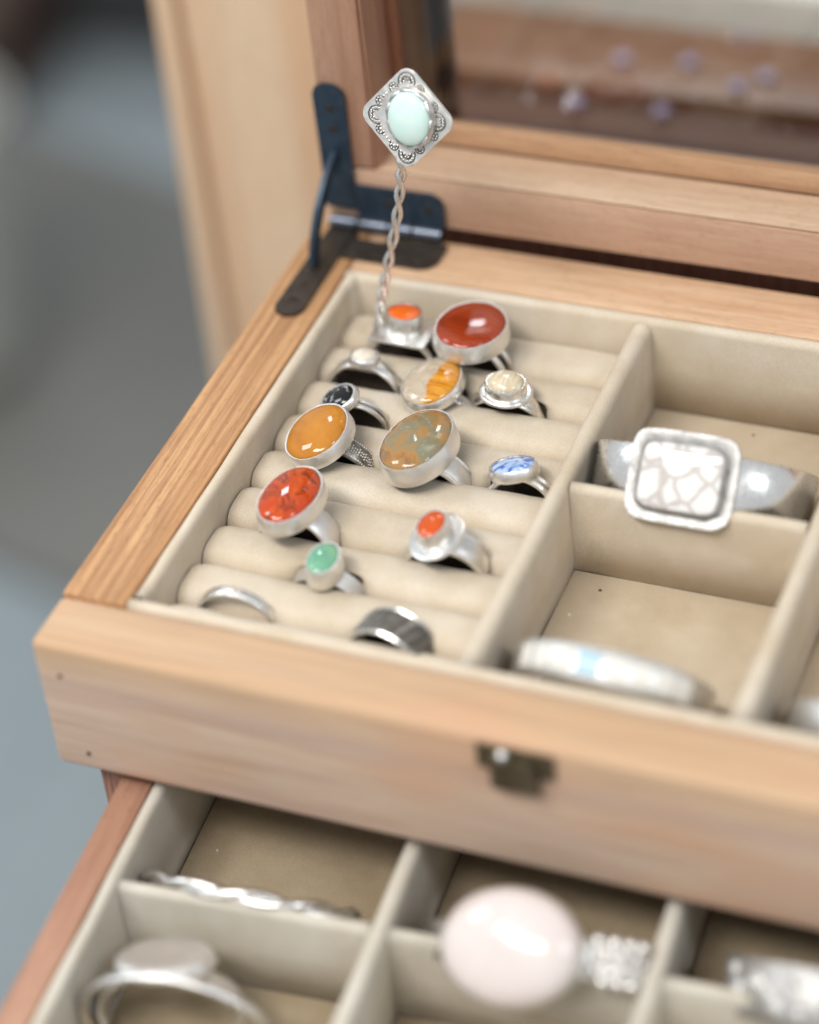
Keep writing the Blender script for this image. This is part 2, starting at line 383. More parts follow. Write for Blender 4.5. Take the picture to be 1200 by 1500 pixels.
# body under the tray
cbox('side_panel', -.95, -.15, -1.2, 17.4, -12.5, -4.08, m_body, chest)
cbox('side_panel', TX1-.1, TX1+.8, -1.2, 17.4, -12.5, -4.08, m_body, chest)
cbox('back_panel', -.95, TX1+.8, 17.42, 18.2, -12.5, -.75, m_body, chest)
cbox('bottom_panel', -.14, TX1-.12, -1.2, 17.4, -12.5, -12.0, m_body, chest)
cbox('drawer_front', -.1, TX1-.15, -1.3, -.6, -11.9, -8.3, m_drawer, chest)
cbox('drawer_divider_rail', -.14, TX1-.12, -1.2, -.2, -8.25, -7.9, m_body, chest)
# tray frame
box_front = cbox('front_board', -1.72, TX1+1.7, -1.76, -.02, -4.06, 0, m_front, chest, .22, 4)
cbox('left_rail', -1.70, -.02, 0, 15.8, -4.05, .0, m_rail, chest, .05)
cbox('right_rail', TX1+.02, TX1+1.7, 0, 15.8, -4.05, .0, m_rail, chest, .05)
cbox('back_rail', 0, TX1, 14.02, 15.8, -4.05, -.01, m_back, chest, .06)
# nail holes and little knots on the front board
for (x, z) in ((-1.05, -.95), (-.75, -3.45)):
    bm = bmesh.new(); bmesh.ops.create_cone(bm, cap_ends=True, segments=12, radius1=.055, radius2=.055, depth=.03, matrix=Matrix.Translation((x, -1.765, z+OFF)) @ Matrix.Rotation(R(90), 4, 'X'))
    from_bm('nail_hole', bm, m_hole, box_front).parent = box_front

# suede lining: walls with soft rounded tops
def wall(name, p0, p1, zt, zb, th, mat, parent, zo=0., wob=.02, seed=0.):
    """soft padded wall between two floor points"""
    p0, p1 = Vector(p0), Vector(p1); L = (p1-p0).length; dr = (p1-p0)/L; nr = Vector((-dr.y, dr.x))
    nseg = max(4, int(L/.5)); h = th/2
    prof = [(-h, zb), (-h, zb+(zt-zb)*.5), (-h, zt-h*1.1)] + [(-h*math.cos(a), zt-h*1.1+h*1.1*math.sin(a)) for a in (R(30), R(60), R(90), R(120), R(150))] + [(h, zt-h*1.1), (h, zb+(zt-zb)*.5), (h, zb)]
    V = []
    for i in range(nseg+1):
        q = p0+dr*(L*i/nseg)
        for (o, z) in prof:
            k = wob*noise.noise(Vector((i*.35+seed, o*2, z*.6)))
            V.append((q.x+nr.x*(o+k), q.y+nr.y*(o+k), z+zo+k*.6))
    F = grid_faces(nseg+1, len(prof), False, True)
    F += [tuple(range(len(prof)))[::-1], tuple(range(nseg*len(prof), (nseg+1)*len(prof)))]
    return link(name, V, F, mat, parent, True)
FZ = -2.85
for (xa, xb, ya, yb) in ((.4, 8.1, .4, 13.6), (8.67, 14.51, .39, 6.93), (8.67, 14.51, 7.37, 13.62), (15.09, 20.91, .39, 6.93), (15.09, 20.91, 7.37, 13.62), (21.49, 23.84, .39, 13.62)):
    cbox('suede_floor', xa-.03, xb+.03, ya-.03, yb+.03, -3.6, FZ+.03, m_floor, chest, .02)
wall('suede_lining', (.17, .36), (.17, 13.66), .035, FZ, .34, m_felt, chest, OFF, seed=1)
wall('suede_lining', (.0, .17), (TX1, .17), .03, FZ, .34, m_felt, chest, OFF, seed=2)
wall('suede_lining', (.0, 13.84), (TX1, 13.84), .02, FZ, .34, m_felt, chest, OFF, seed=3)
wall('suede_lining', (TX1-.17, .36), (TX1-.17, 13.66), .02, FZ, .34, m_felt, chest, OFF, seed=4)
wall('divider', (8.38, .35), (8.38, 13.66), -.08, FZ, .5, m_felt, chest, OFF, seed=5)
wall('divider', (14.80, .35), (14.80, 13.66), -.08, FZ, .5, m_felt, chest, OFF, seed=6)
wall('divider', (21.2, .35), (21.2, 13.66), -.08, FZ, .5, m_felt, chest, OFF, seed=7)
wall('cross_divider', (8.64, 7.15), (14.54, 7.15), -.14, FZ, .36, m_felt, chest, OFF, seed=8)
wall('cross_divider', (15.06, 7.15), (20.94, 7.15), -.14, FZ, .36, m_felt, chest, OFF, seed=9)

# ring rolls
DENT = [(2.3, 12, .95), (4.25, 12, .8), (1.78, 10.5, .9), (3.78, 10.5, .7), (5.75, 10.5, .95), (2.0, 9, .8), (2.0, 7.5, .9), (4.66, 7.5, .95), (7.05, 7.5, .8),
        (2.41, 4.5, .9), (6.3, 4.5, .9), (3.8, 3, .8), (6.05, 1.5, .75)]
def roll_(k):
    yc = .75+1.5*k; x0, x1 = .38, 8.11; V = []; nx = 150; na = 44; D_ = []
    for i in range(nx+1):
        u = i/nx; x = x0+(x1-x0)*u
        e = min(u, 1-u)*(x1-x0)
        f = 1-(.13*(1-min(1, e/.35))**2.2)                     # rounded ends
        for j in range(na):
            a = 2*math.pi*j/na
            c, s_ = math.cos(a), math.sin(a)
            y = math.copysign(abs(c)**.6, c)*.74*f; z = math.copysign(abs(s_)**.74, s_)
            z = -1.58+(z*.75 if s_ > 0 else z*1.2)*f
            dd = 0
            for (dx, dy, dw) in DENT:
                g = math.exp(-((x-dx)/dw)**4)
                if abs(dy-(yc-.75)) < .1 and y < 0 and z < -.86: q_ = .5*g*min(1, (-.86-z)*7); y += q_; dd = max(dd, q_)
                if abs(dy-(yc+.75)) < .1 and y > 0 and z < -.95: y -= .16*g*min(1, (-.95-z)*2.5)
            k_ = .035*noise.noise(Vector((x*.55+k*5, y*.6, z*.4+k)))+.012*noise.noise(Vector((x*2.5, y*2+k*3, z)))
            V.append((x, yc+y+k_*.4, z+k_+OFF)); D_.append(dd)
    F = grid_faces(nx+1, na, False, True)+[tuple(range(na))[::-1], tuple(range(nx*na, (nx+1)*na))]
    o = link('ring_roll', V, F, m_felt, chest, True); o.data.materials.append(m_slot_shade)
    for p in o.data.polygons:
        if len(p.vertices) == 4 and sum(D_[q] for q in p.vertices)/4 > .17: p.material_index = 1  # opened slot faces get the painted shade colour
    return o
for k in range(9): roll_(k)

# brass latch on the front board
def prism_y(name, pts, y0, y1, mat, parent, bev=.03):
    bm = bmesh.new(); vs = [bm.verts.new((x, y1, z)) for (x, z) in pts]; f = bm.faces.new(vs)
    ex = bmesh.ops.extrude_face_region(bm, geom=[f]); bmesh.ops.translate(bm, vec=(0, y0-y1, 0), verts=[v for v in ex['geom'] if isinstance(v, bmesh.types.BMVert)])
    if bev: bmesh.ops.bevel(bm, geom=bm.edges[:], offset=bev, segments=2, affect='EDGES', clamp_overlap=True)
    return from_bm(name, bm, mat, parent, True, 35)
lx, lz = 10.35, -.28+OFF
latch = prism_y('latch', [(lx-.92, lz+.12), (lx+.92, lz+.12), (lx+.92, lz-.62), (lx-.92, lz-.62)], -1.85, -1.765, m_brass, chest)
prism_y('keeper', [(lx-.55, lz-.1), (lx+.58, lz-.1), (lx+.58, lz-1.02), (lx-.55, lz-1.02)], -2.06, -1.86, m_brass, latch, .04)
bm = bmesh.new(); bmesh.ops.create_uvsphere(bm, u_segments=16, v_segments=8, radius=.15, matrix=Matrix.Translation((lx-.25, -1.95, lz-.0)))
from_bm('screw', bm, m_silver_bright, latch, True)

# ------------------------------------------------------------------ lid (opened upright)
lid = cbox('lid', -1.25, TX1+1.2, 15.92, 19.1, .36, 1.86, m_lid, chest, .03)          # lower rail of the open lid
LZ = OFF
def lbox(name, *a, **k): 
    x0, x1, y0, y1, z0, z1, m = a
    return box(name, x0, x1, y0, y1, z0+LZ, z1+LZ, m, lid, k.get('bev', .05))
lbox('stile', -1.25, .2, 15.93, 19.1, 1.96, 18.0, m_lidv)
lbox('stile', TX1-.2, TX1+1.2, 15.93, 19.1, 1.96, 18.0, m_lidv)
lbox('top_rail', -1.25, TX1+1.2, 15.93, 19.1, 18.02, 19.6, m_lid)
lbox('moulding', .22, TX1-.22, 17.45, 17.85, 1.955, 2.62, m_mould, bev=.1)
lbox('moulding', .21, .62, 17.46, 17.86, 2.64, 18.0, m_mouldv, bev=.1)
lbox('glass_pane', .22, TX1-.22, 17.9, 18.12, 1.96, 18.0, m_glass, bev=0)
# thin lip strip along the ledge
m_ledge = wood('wood_lid_ledge', 'X', W(218, 188, 158), W(208, 172, 140), W(180, 140, 110), 1.2, .35, 14., gl=.05, fine=7)
lbox('ledge', .24, TX1-.24, 15.94, 17.44, 1.895, 1.97, m_ledge, bev=.02)
lbox('ledge', .235, .3, 15.98, 17.44, 1.98, 18.0, m_lidv, bev=.02)

# hinge
def slab(name, outline, axis, a0, a1, mat, parent, bev=.03):
    """outline polygon extruded along axis 'y' or 'z' or 'x'"""
    bm = bmesh.new()
    mk = {'y': lambda p, q, a: (p, a, q), 'z': lambda p, q, a: (p, q, a), 'x': lambda p, q, a: (a, p, q)}[axis]
    n = len(outline); A = [bm.verts.new(mk(p, q, a0)) for p, q in outline]; B = [bm.verts.new(mk(p, q, a1)) for p, q in outline]
    bm.faces.new(A); bm.faces.new(B[::-1])
    for i in range(n): bm.faces.new((A[i], B[i], B[(i+1) % n], A[(i+1) % n]))
    if bev: bmesh.ops.bevel(bm, geom=[e for e in bm.edges], offset=bev, segments=2, affect='EDGES', clamp_overlap=True)
    return from_bm(name, bm, mat, parent, True, 40)
def rounded(x0, x1, z0, z1, corners, r_=.35, n=5):
    """rounded rectangle, corners = set of 'bl','br','tr','tl' to round"""
    P = []
    for key, cx, cy, a0 in (('bl', x0, z0, 180), ('br', x1, z0, 270), ('tr', x1, z1, 0), ('tl', x0, z1, 90)):
        if key in corners:
            ox = cx+r_ if 'l' in key else cx-r_; oy = cy+r_ if 'b' in key else cy-r_
            P += [(ox+r_*math.cos(R(a0+90*i/n)), oy+r_*math.sin(R(a0+90*i/n))) for i in range(n+1)]
        else: P.append((cx, cy))
    return P
HY = 15.9
hinge = slab('hinge', rounded(-1.32, -.40, .62+LZ, 4.55+LZ, {'tl', 'tr'}, .34), 'y', HY-.13, HY-.01, m_steel, chest)
slab('upper_leaf', rounded(-.415, 2.15, .42+LZ, 1.45+LZ, {'tr'}, .35), 'y', HY-.13, HY-.012, m_steel, hinge)
slab('arm', rounded(-1.25, -.42, 11.5, 15.75, {'bl', 'br'}, .38), 'z', .005+LZ, .1+LZ, m_bronze, hinge)
slab('lower_leaf', [(-.415, 14.35)]+rounded(1.0, 2.3, 14.35, 15.5, {'br'}, .45)[1:-1]+[(2.3, 15.5), (.6, 15.5), (.6, 15.2), (-.3, 15.2), (-.3, 15.5), (-.415, 15.5)], 'z', .008+LZ, .1+LZ, m_bronze, hinge)
for i, (xa, xb) in enumerate(((-1.15, -.38), (-.3, .53), (.61, 1.23), (1.31, 2.1))):
    bm = bmesh.new(); bmesh.ops.create_cone(bm, cap_ends=True, segments=20, radius1=.21, radius2=.21, depth=xb-xa, matrix=Matrix.Translation(((xa+xb)/2, 15.68, .26+LZ)) @ Matrix.Rotation(R(90), 4, 'Y'))
    from_bm('knuckle', bm, m_knuckle, hinge, True, 40)
stay = []
for i in range(17):
    a = i/16; th = R(90*a)
    cy, cz_ = 15.72-1.95*math.sin(th), .12+2.25*math.cos(th)
    ly, lz_ = 15.72-1.95*a, .12+2.25*(1-a)
    stay.append((-.93+.1*(1-a), cy*.6+ly*.4, cz_*.6+lz_*.4+LZ))
stay2 = [(p[0], p[1], p[2]) for p in stay]
sweep('stay', stay2, [(.075, -.2), (.075, .2), (-.075, .2), (-.075, -.2)], m_steel, hinge, up=Vector((1, 0, 0)))
def screws(lst, axis, parent):
    for (x, y, z) in lst:
        bm = bmesh.new()
        rm = Matrix.Rotation(R(90), 4, 'X') if axis == 'y' else Matrix.Identity(4)
        bmesh.ops.create_cone(bm, cap_ends=True, segments=16, radius1=.12, radius2=.1, depth=.05, matrix=Matrix.Translation((x, y, z+LZ)) @ rm)
        so_ = from_bm('screw', bm, m_bronze, parent, True, 40)
        sb = bmesh.new(); add_box(sb, x-.09, x+.09, y-(.04 if axis == 'y' else .015), y+(0 if axis == 'y' else .015), z+LZ-(.015 if axis == 'y' else 0), z+LZ+(.015 if axis == 'y' else .035))
        me_ = bpy.data.meshes.new('slot'); bmesh.ops.scale(sb, vec=(S, S, S), verts=sb.verts[:]); sb.to_mesh(me_); sb.free()
        jb = bmesh.new(); jb.from_mesh(so_.data); n0 = len(jb.faces); jb.from_mesh(me_); jb.faces.ensure_lookup_table()
        for f_ in jb.faces[n0:]: f_.material_index = 1
        so_.data.materials.append(m_hole); jb.to_mesh(so_.data); jb.free()
screws([(-.85, HY-.14, 3.85), (-.82, HY-.14, 3.2), (.55, HY-.14, .98), (1.7, HY-.14, .98)], 'y', hinge)
screws([(-.88, 12.2, .11), (-.86, 12.9, .11), (1.75, 14.75, .11), (.5, 14.75, .11)], 'z', hinge)

# ------------------------------------------------------------------ drawer
drawer = bpy.data.objects.new('drawer', None); col.objects.link(drawer); drawer.parent = chest
drawer.matrix_local = Matrix.Translation(Vector((-.22, -1.9, -4.5+OFF))*S) @ Matrix.Rotation(R(3.8), 4, 'Z')
DW, DY0, DY1 = 23.2, -11.0, 4.2
box('side_board', 0, .82, DY0, DY1, -3.3, 0, m_drawer, drawer)
box('side_board', DW-.82, DW, DY0, DY1, -3.3, 0, m_drawer, drawer)
box('front_panel', -.3, DW+.3, DY0-1.0, DY0-.01, -3.6, .05, m_front, drawer, .15)
box('back_board', .83, DW-.83, DY1-.6, DY1, -3.3, 0, m_drawer, drawer)
for (xa, xb) in ((1.21, 7.34), (7.86, 13.72), (14.24, DW-1.2)):
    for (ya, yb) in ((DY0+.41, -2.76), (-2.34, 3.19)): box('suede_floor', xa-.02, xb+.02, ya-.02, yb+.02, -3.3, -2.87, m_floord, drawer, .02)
wall('suede_lining', (1.0, DY0+.4), (1.0, DY1-.9), .03, -2.9, .34, m_feltd, drawer, seed=11)
wall('suede_lining', (DW-1.0, DY0+.4), (DW-1.0, DY1-.9), .03, -2.9, .34, m_feltd, drawer, seed=12)
wall('suede_lining', (.84, DY0+.2), (DW-.84, DY0+.2), .03, -2.9, .34, m_feltd, drawer, seed=13)
wall('suede_lining', (.84, DY1-.8), (DW-.84, DY1-.8), -.05, -2.9, .34, m_feltd, drawer, seed=14)
for x in (7.6, 13.98): wall('divider', (x, DY0+.4), (x, DY1-.99), -.04, -2.9, .44, m_feltd, drawer, seed=x)
for (a, b) in ((1.18, 7.37), (7.83, 13.75), (14.21, DW-1.18)): wall('cross_divider', (a, -2.55), (b, -2.55), -.12, -2.9, .34, m_feltd, drawer, seed=a)

# ------------------------------------------------------------------ rings
GR = 'gemstone rings set in the suede ring rolls'
def ring(name, label, t_, lean, yaw, a, b, h, top, x0, mat_s, mat_m, H=.22, Rb=.95, bandf=None, cab=True, flat=2., power=2., scallop=False, seed=0.):
    """top = centre of the stone's girdle in tray coordinates"""
    M = rot(lean, t_, yaw); n = M @ Vector((0, 0, 1))
    base = Vector(top)-n*h; cen = base-n*(Rb+.03)
    e = empty(name, cen, M, label, 'ring', GR)
    z0 = Rb+.03
    if bandf: bandf(e, Rb, mat_m)
    else: band(mat_m, e, Rb)
    bz_ = bezel(a, b, h, mat_m, e, z0, seed, power=power, scallop=scallop)
    if mat_s: cabochon('stone', a-.015, b-.015, H, mat_s, bz_, z0+h-.05, power, flat=flat)
    return e
def b_plain(w_=.42, th=.13, flare=0.): return lambda e, Rb, m: band(m, e, Rb, w_, th, flare=flare)
def b_double(off=.16, rad=.075): 
    def f(e, Rb, m):
        for o in (-off, off): wire_ring(m, e, Rb, rad, o)
    return f
def b_rope(k=3, w_=.17, rad=.06):
    def f(e, Rb, m):
        for i in range(k): wire_ring(m, e, Rb, rad, 0, amp=w_, freq=14, ph=2*math.pi*i/k, radial=.04)
    return f
def b_floral(e, Rb, m):
    bd = band(m_silver_ox, e, Rb, .56, .13)
    it = []
    for i in range(30):
        th = 2*math.pi*i/30; q = Rb+.075
        P = lambda dy, dth: (q*math.sin(th+dth), dy, q*math.cos(th+dth))
        it.append((P(0, 0), .045, .7))
        for j in range(6):
            aa = j*math.pi/3; it.append((P(.085*math.cos(aa), .085*math.sin(aa)/q), .03, .8))
    for i in range(90):
        th = 2*math.pi*i/90; q = Rb+.07
        for s_ in (-1, 1): it.append(((q*math.sin(th), s_*.23, q*math.cos(th)), .03, .9))
    bumps('flower_relief', it, m_silver, bd)
def b_ridged(w_=.5):
    def f(e, Rb, m):
        bd = band(m_silver_ox, e, Rb, w_, .1)
        for k in range(5): wire_ring(m, e, Rb+.05, .045, -w_/2+w_*(k+.5)/5, 'ridge').parent = bd
    return f
def b_wide(w_=.62):
    def f(e, Rb, m):
        bd = band(m, e, Rb, w_, .12, flare=.2)
        for s_ in (-1, 1): wire_ring(m, e, Rb+.05, .045, s_*w_*.45, 'edge_wire').parent = bd
    return f
ring('coral_ring', 'small bright orange oval stone ring in a tall silver collar on a square plate', 3, -6, 2, .42, .46, .56, (2.36, 12.15, .30), 2.3, s_orange, m_silver, .10,
     bandf=lambda e, Rb, m: (b_double(.34, .08)(e, Rb, m), box('square_plate', -.78, .78, -.72, .72, Rb-.05, Rb+.03, m, e, .03)))
ring('red_agate_ring', 'largest red banded oval stone ring in a heavy silver bezel, by the back wall', 0, -1, -2, 1.05, .92, .5, (4.26, 12.04, .30), 4.2, s_redbig, m_silver_soft, .26, bandf=b_double(.2, .09), seed=1)
ring('pearl_ring', 'small ring with white pearl bead on a flared textured band', 2, -6, 1, .32, .35, .22, (1.80, 10.62, -.08), 1.8, s_bead, m_silver, .16, 1.0, b_plain(.34, .12, .5), seed=2)
ring('quartz_ring', 'oval ring half clear quartz and half golden yellow', -8, 5, -2, .92, .77, .3, (3.74, 10.35, -.38), 3.8, s_quartz, m_silver, .28, .9, b_rope(4, .16, .05), seed=3)
e = ring('cream_agate_ring', 'ring with round banded cream stone in a stepped beaded bezel', 2, 0, 1, .45, .50, .36, (5.75, 10.5, -.12), 5.7, s_dome, m_silver_smooth, .26, .98, b_plain(.36, .12, 1.0), seed=4)
lathe('flange', [(-.3, .97), (.12, .97), (.18, 1.0), (.18, 1.06), (.13, 1.09), (.06, 1.09)], .47, .52, m_silver, e, wob=.01)
ring('snowflake_ring', 'small ring with black stone flecked with grey, behind the amber one', -24, 14, 4, .42, .5, .22, (1.76, 8.85, -.15), 2., s_black, m_silver, .16, .74, b_double(.09, .06), seed=5)
ring('honey_ring', 'large honey yellow oval stone ring with a flower patterned band', -16.8, 11, 0, .94, .85, .39, (1.79, 7.37, -.12), 2., s_amber, m_silver_soft, .28, .92, b_floral, seed=6)
ring('moss_agate_ring', 'largest brown and grey mottled oval stone ring, in the middle', -10.8, 4, -3, 1.16, .9, .54, (4.48, 7.44, .12), 4.66, s_brown, m_silver_soft, .3, .98, b_wide(.7), seed=7)
ring('blue_ring', 'ring with blue and white marbled oval stone, by the divider', -12.8, -13, 0, .5, .58, .3, (6.95, 7.62, -.29), 7., s_blue, m_silver, .12, .9, b_double(.14, .08), seed=8)
ring('red_jasper_ring', 'scarlet red oval stone ring with dark veins', -4, 1, -3, 1.07, .72, .46, (2.33, 4.49, .28), 2.4, s_jasper, m_silver_soft, .3, .95, b_plain(.75, .12), seed=9)
e = ring('vermilion_ring', 'small tall ring with orange red oval stone over an oval flange', -10, 9, 0, .45, .36, .5, (6.1, 4.31, .33), 6.3, s_small, m_silver, .14, .95, b_wide(.66), seed=10)
lathe('flange', [(-.2, .96), (.2, .96), (.26, .99), (.26, 1.03), (.2, 1.05), (.04, 1.05)], .5, .42, m_silver, e, wob=.015)
ring('mint_ring', 'ring with small mint green oval stone in a thick bezel', 2, 5, -1, .53, .38, .56, (3.81, 2.94, -.12), 3.8, s_green, m_silver_soft, .16, .95, b_ridged(.5), seed=11)
# two plain bands
e = empty('plain_band_ring', (2.02, 1.55, -1.35), rot(4, 0, 3), 'thin hammered silver band without a stone, nearest the front left corner', 'ring', GR)
band(m_silver_ham, e, .98, .30, .10)
e = empty('textured_band_ring', (6.05, 1.5, -1.42), rot(-2, 0, -8), 'wide dark ridged silver band without a stone', 'ring', GR)
bd = band(m_groove, e, .98, .86, .12)
for k in range(64):
    th = 2*math.pi*k/64; q = 1.05
    pts = [(q*math.sin(th+.03*math.sin(k*2.3)+dd*.08), dd*.4, q*math.cos(th+.03*math.sin(k*2.3)+dd*.08)) for dd in (-1, -.4, .3, 1)]
    sweep('ridge', pts, circ(.04, .036, 5), m_silver_ox, bd, up=Vector((math.cos(th), 0, -math.sin(th))))
for s_ in (-1, 1): wire_ring(m_silver_bright, e, 1.03, .05, s_*.44, 'edge_wire').parent = bd

# ------------------------------------------------------------------ the tall pin with the diamond head
n_ = (-d-rr*.56-uu*.42).normalized()
E1 = rr*.646-uu*.763; E1 = (E1-n_*E1.dot(n_)).normalized(); T_ = E1.cross(n_)
e1 = (E1-T_).normalized(); e2 = (-E1-T_).normalized()
hc = Vector((3.0, 12.25, 6.3))
pin = empty('hat_pin', (1.5, 12.3, -1.6), None, 'tall twisted silver pin with diamond shaped head holding a pale mint stone', 'pin')
B0 = Vector((1.5, 12.3, -1.6))
path = [Vector(p)-B0 for p in ((1.36, 12.3, -1.6), (1.50, 12.3, -.4), (1.70, 12.3, .6), (1.98, 12.3, 1.65), (2.36, 12.3, 3.1), (2.62, 12.28, 4.4), (2.75, 12.22, 5.2))]
def cr(P, n):
    out = []
    for i in range(len(P)-1):
        p0, p1, p2, p3 = P[max(i-1, 0)], P[i], P[i+1], P[min(i+2, len(P)-1)]
        for k in range(n):
            t_ = k/n
            out.append(.5*((2*p1)+(p2-p0)*t_+(2*p0-5*p1+4*p2-p3)*t_*t_+(3*p1-p0-3*p2+p3)*t_**3))
    return out+[P[-1]]
cp = cr(path, 26)
for ph in (0, math.pi):
    P = []
    for i, p in enumerate(cp):
        th = i*.235+ph; P.append(p+rr*.085*math.cos(th)+(-d)*.085*math.sin(th))
    sweep('stem_wire', P, circ(.066, n=8), m_silver, pin, up=Vector((0, 1, 0)))
Mh = Matrix((e1, e2, n_)).transposed()
head = bpy.data.objects.new('head', None)
plate_pts = []
hs = 1.36; cr_ = .30
for k in range(4):
    c0 = Vector((math.cos(R(90*k)), math.sin(R(90*k)))); 
    for j in range(-4, 5):
        aa = R(90*k+j*45/4); cc = c0*(hs-cr_*1.414*.98)
        plate_pts.append((cc.x+cr_*math.cos(aa), cc.y+cr_*math.sin(aa)))
bm = bmesh.new()
A = [bm.verts.new((x, y, -.05)) for x, y in plate_pts]; B = [bm.verts.new((x, y, .04)) for x, y in plate_pts]
bm.faces.new(A[::-1]); bm.faces.new(B)
for i in range(len(A)): bm.faces.new((A[i], A[(i+1) % len(A)], B[(i+1) % len(A)], B[i]))
bmesh.ops.bevel(bm, geom=[e_ for e_ in bm.edges if e_.is_manifold and abs(e_.verts[0].co.z-e_.verts[1].co.z) < 1e-5], offset=.02, segments=2, affect='EDGES')
plate = from_bm('head_plate', bm, silver('silver_stamped', .5, .3, .4, 1.6, (.95, .94, .92, 1)), pin, True, 40)
m = Mh.to_4x4(); m.translation = (hc-B0)*S; plate.matrix_local = m
# stamped relief: shells, dots and fans round the stone
it = []
grooves = []
def arc(cx, cy, r_, a0, a1, n, s_): 
    grooves.append([(cx+r_*1.28*math.cos(R(a0+(a1-a0)*i/14)), cy+r_*1.28*math.sin(R(a0+(a1-a0)*i/14)), .042) for i in range(15)])
    grooves.append([(cx+r_*.72*math.cos(R(a0+(a1-a0)*i/14)), cy+r_*.72*math.sin(R(a0+(a1-a0)*i/14)), .042) for i in range(15)])
    for i in range(n):
        a_ = R(a0+(a1-a0)*i/(n-1)); it.append(((cx+r_*math.cos(a_), cy+r_*math.sin(a_), .045), s_, .7))
for k in range(4):
    a_ = 90*k; c_ = Vector((math.cos(R(a_)), math.sin(R(a_))))
    arc(c_.x*.84, c_.y*.92, .18, a_-110, a_+110, 9, .032); arc(c_.x*.92, c_.y*.92, .08, a_-90, a_+90, 4, .036)
    for s_ in (-26, 26):
        q = Vector((math.cos(R(a_+s_)), math.sin(R(a_+s_))))*.82
        arc(q.x, q.y, .095, a_+s_-120, a_+s_+120, 6, .034)
        it.append(((q.x, q.y, .045), .045, .7))
    q = Vector((math.cos(R(a_+45)), math.sin(R(a_+45))))
    for j in range(-2, 3): it.append(((q.x*.80-q.y*j*.1, q.y*.80+q.x*j*.1, .045), .034, .7))
# the stone leans a touch off centre
bumps('stamped_relief', it, m_silver, plate)
for g_ in grooves: sweep('stamped_groove', g_, circ(.017, n=6), m_groove, plate, up=Vector((0, 0, 1)))
bz_ = bezel(.72, .60, .24, silver('silver_worn_bezel', .3, .3, .3, 3.), plate, .045, 2., scallop=True, flare=.05)
bz_.matrix_local = Matrix.Translation(Vector((.17, .05, 0))*S) @ Matrix.Rotation(R(6), 4, 'Z')
st = cabochon('stone', .70, .585, .28, s_opal, plate, .23); st.matrix_local = Matrix.Translation(Vector((.17, .05, 0))*S) @ Matrix.Rotation(R(6), 4, 'Z')

# ------------------------------------------------------------------ cuffs and bangles
def cuff_band(name, parent, ax, az_, w_, th, mat, a0, a1, taper=0., n=60, groove=0, sq=1.):
    pw = lambda q: math.copysign(abs(q)**sq, q)
    pts = [(ax*pw(math.sin(R(a0+(a1-a0)*i/n))), 0, az_*pw(math.cos(R(a0+(a1-a0)*i/n)))) for i in range(n+1)]
    prof = rect(w_, th, .3)
    if groove:
        prof = []; k = groove
        for i in range(k*4+1):
            u = i/(k*4); prof.append((w_/2-w_*u, th/2+.05*abs(math.sin(u*k*math.pi))))
        prof += [(-w_/2, -th/2), (w_/2, -th/2)]
    o = sweep(name, pts, prof, mat, parent, scl=lambda t_: (1-taper*abs(2*t_-1)**1.5, 1))
    return o
m_howl = make_howl()
m_frame = silver('silver_frame', .5, .5, .9, 3., (.58, .57, .56, 1))
# white stone cuff leaning on the cross divider
Mc = rot(46, -2, 1)
nC = Mc @ Vector((0, 0, 1)); top = Vector((11.35, 7.4, .38)); cen = top-nC*2.35
cuff = empty('stone_cuff', cen, Mc, 'silver cuff with rectangular white veined stone leaning on the cross divider', 'bracelet')
cuff_band('band', cuff, 2.68, 2.15, 1.45, .13, m_silver_bright, -151, 151, .1, sq=.8)
fr = lathe('frame', [(-.3, 2.12), (.26, 2.12), (.32, 2.17), (.3, 2.24), (.14, 2.25), (.05, 2.2), (.04, 2.36), (.0, 2.4), (-.03, 2.36)], .82, 1.03, m_frame, cuff, n=120, power=6., wob=.03)
cabochon('stone', .80, 1.01, .1, m_howl, fr, 2.375, power=6., n=96)
# plain cuff at the front of the middle column
Mc = rot(34, 3, -1); nC = Mc @ Vector((0, 0, 1)); top = Vector((11.35, .95, .12)); cen = top-nC*2.2
cuff = empty('inlaid_cuff', cen, Mc, 'silver cuff with a row of white and pale blue inlays behind the front wall', 'bracelet')
cb = cuff_band('band', cuff, 2.3, 2.1, .85, .14, m_silver_soft, -120, 120, .1, sq=.9)
t = NT('pale_blue_inlay'); t.color(W(176, 206, 220)); t.set(Roughness=.35); m_inlay = t.m
t = NT('white_inlay'); t.color(W(226, 222, 214)); t.set(Roughness=.3); m_inlay2 = t.m
for k, a_ in enumerate((-52, -38, -24, -10, 4, 18, 32, 46)):
    cuff_band('inlay', cuff, 2.34, 2.14, .56, .13, m_inlay if k == 3 else m_inlay2, a_, a_+11, 0, 8, sq=.9)
# cuff cropped by the right edge of the photograph
Mc = rot(40, 0, 0); nC = Mc @ Vector((0, 0, 1)); top = Vector((17.6, .88, -.08)); cen = top-nC*2.2
cuff = empty('hammered_cuff', cen, Mc, 'hammered silver cuff in the right front compartment of the tray, cut by the picture edge', 'bracelet')
cuff_band('band', cuff, 2.1, 2.1, .9, .14, m_silver_soft, -120, 120, .1)

# drawer jewellery (world coordinates)
# twisted bangle lying along the cross divider
Mc = rot(40, -2, 3); nC = Mc @ Vector((0, 0, 1))
e = empty('twisted_bangle', Vector((3.75, -4.05, -4.55))-nC*1.6, Mc, 'thin twisted silver bangle resting against the drawer cross divider', 'bangle')
for ph in (0, math.pi):
    P = []
    for i in range(201):
        th = R(-118+236*i/200); tt = 5*th+ph
        P.append(((2.55+.09*math.cos(tt))*math.sin(th), .1*math.sin(tt), (1.7+.09*math.cos(tt))*math.cos(th)))
    sweep('strand', P, circ(.12, n=8), m_silver_bright, e, False, up=Vector((0, 1, 0)))
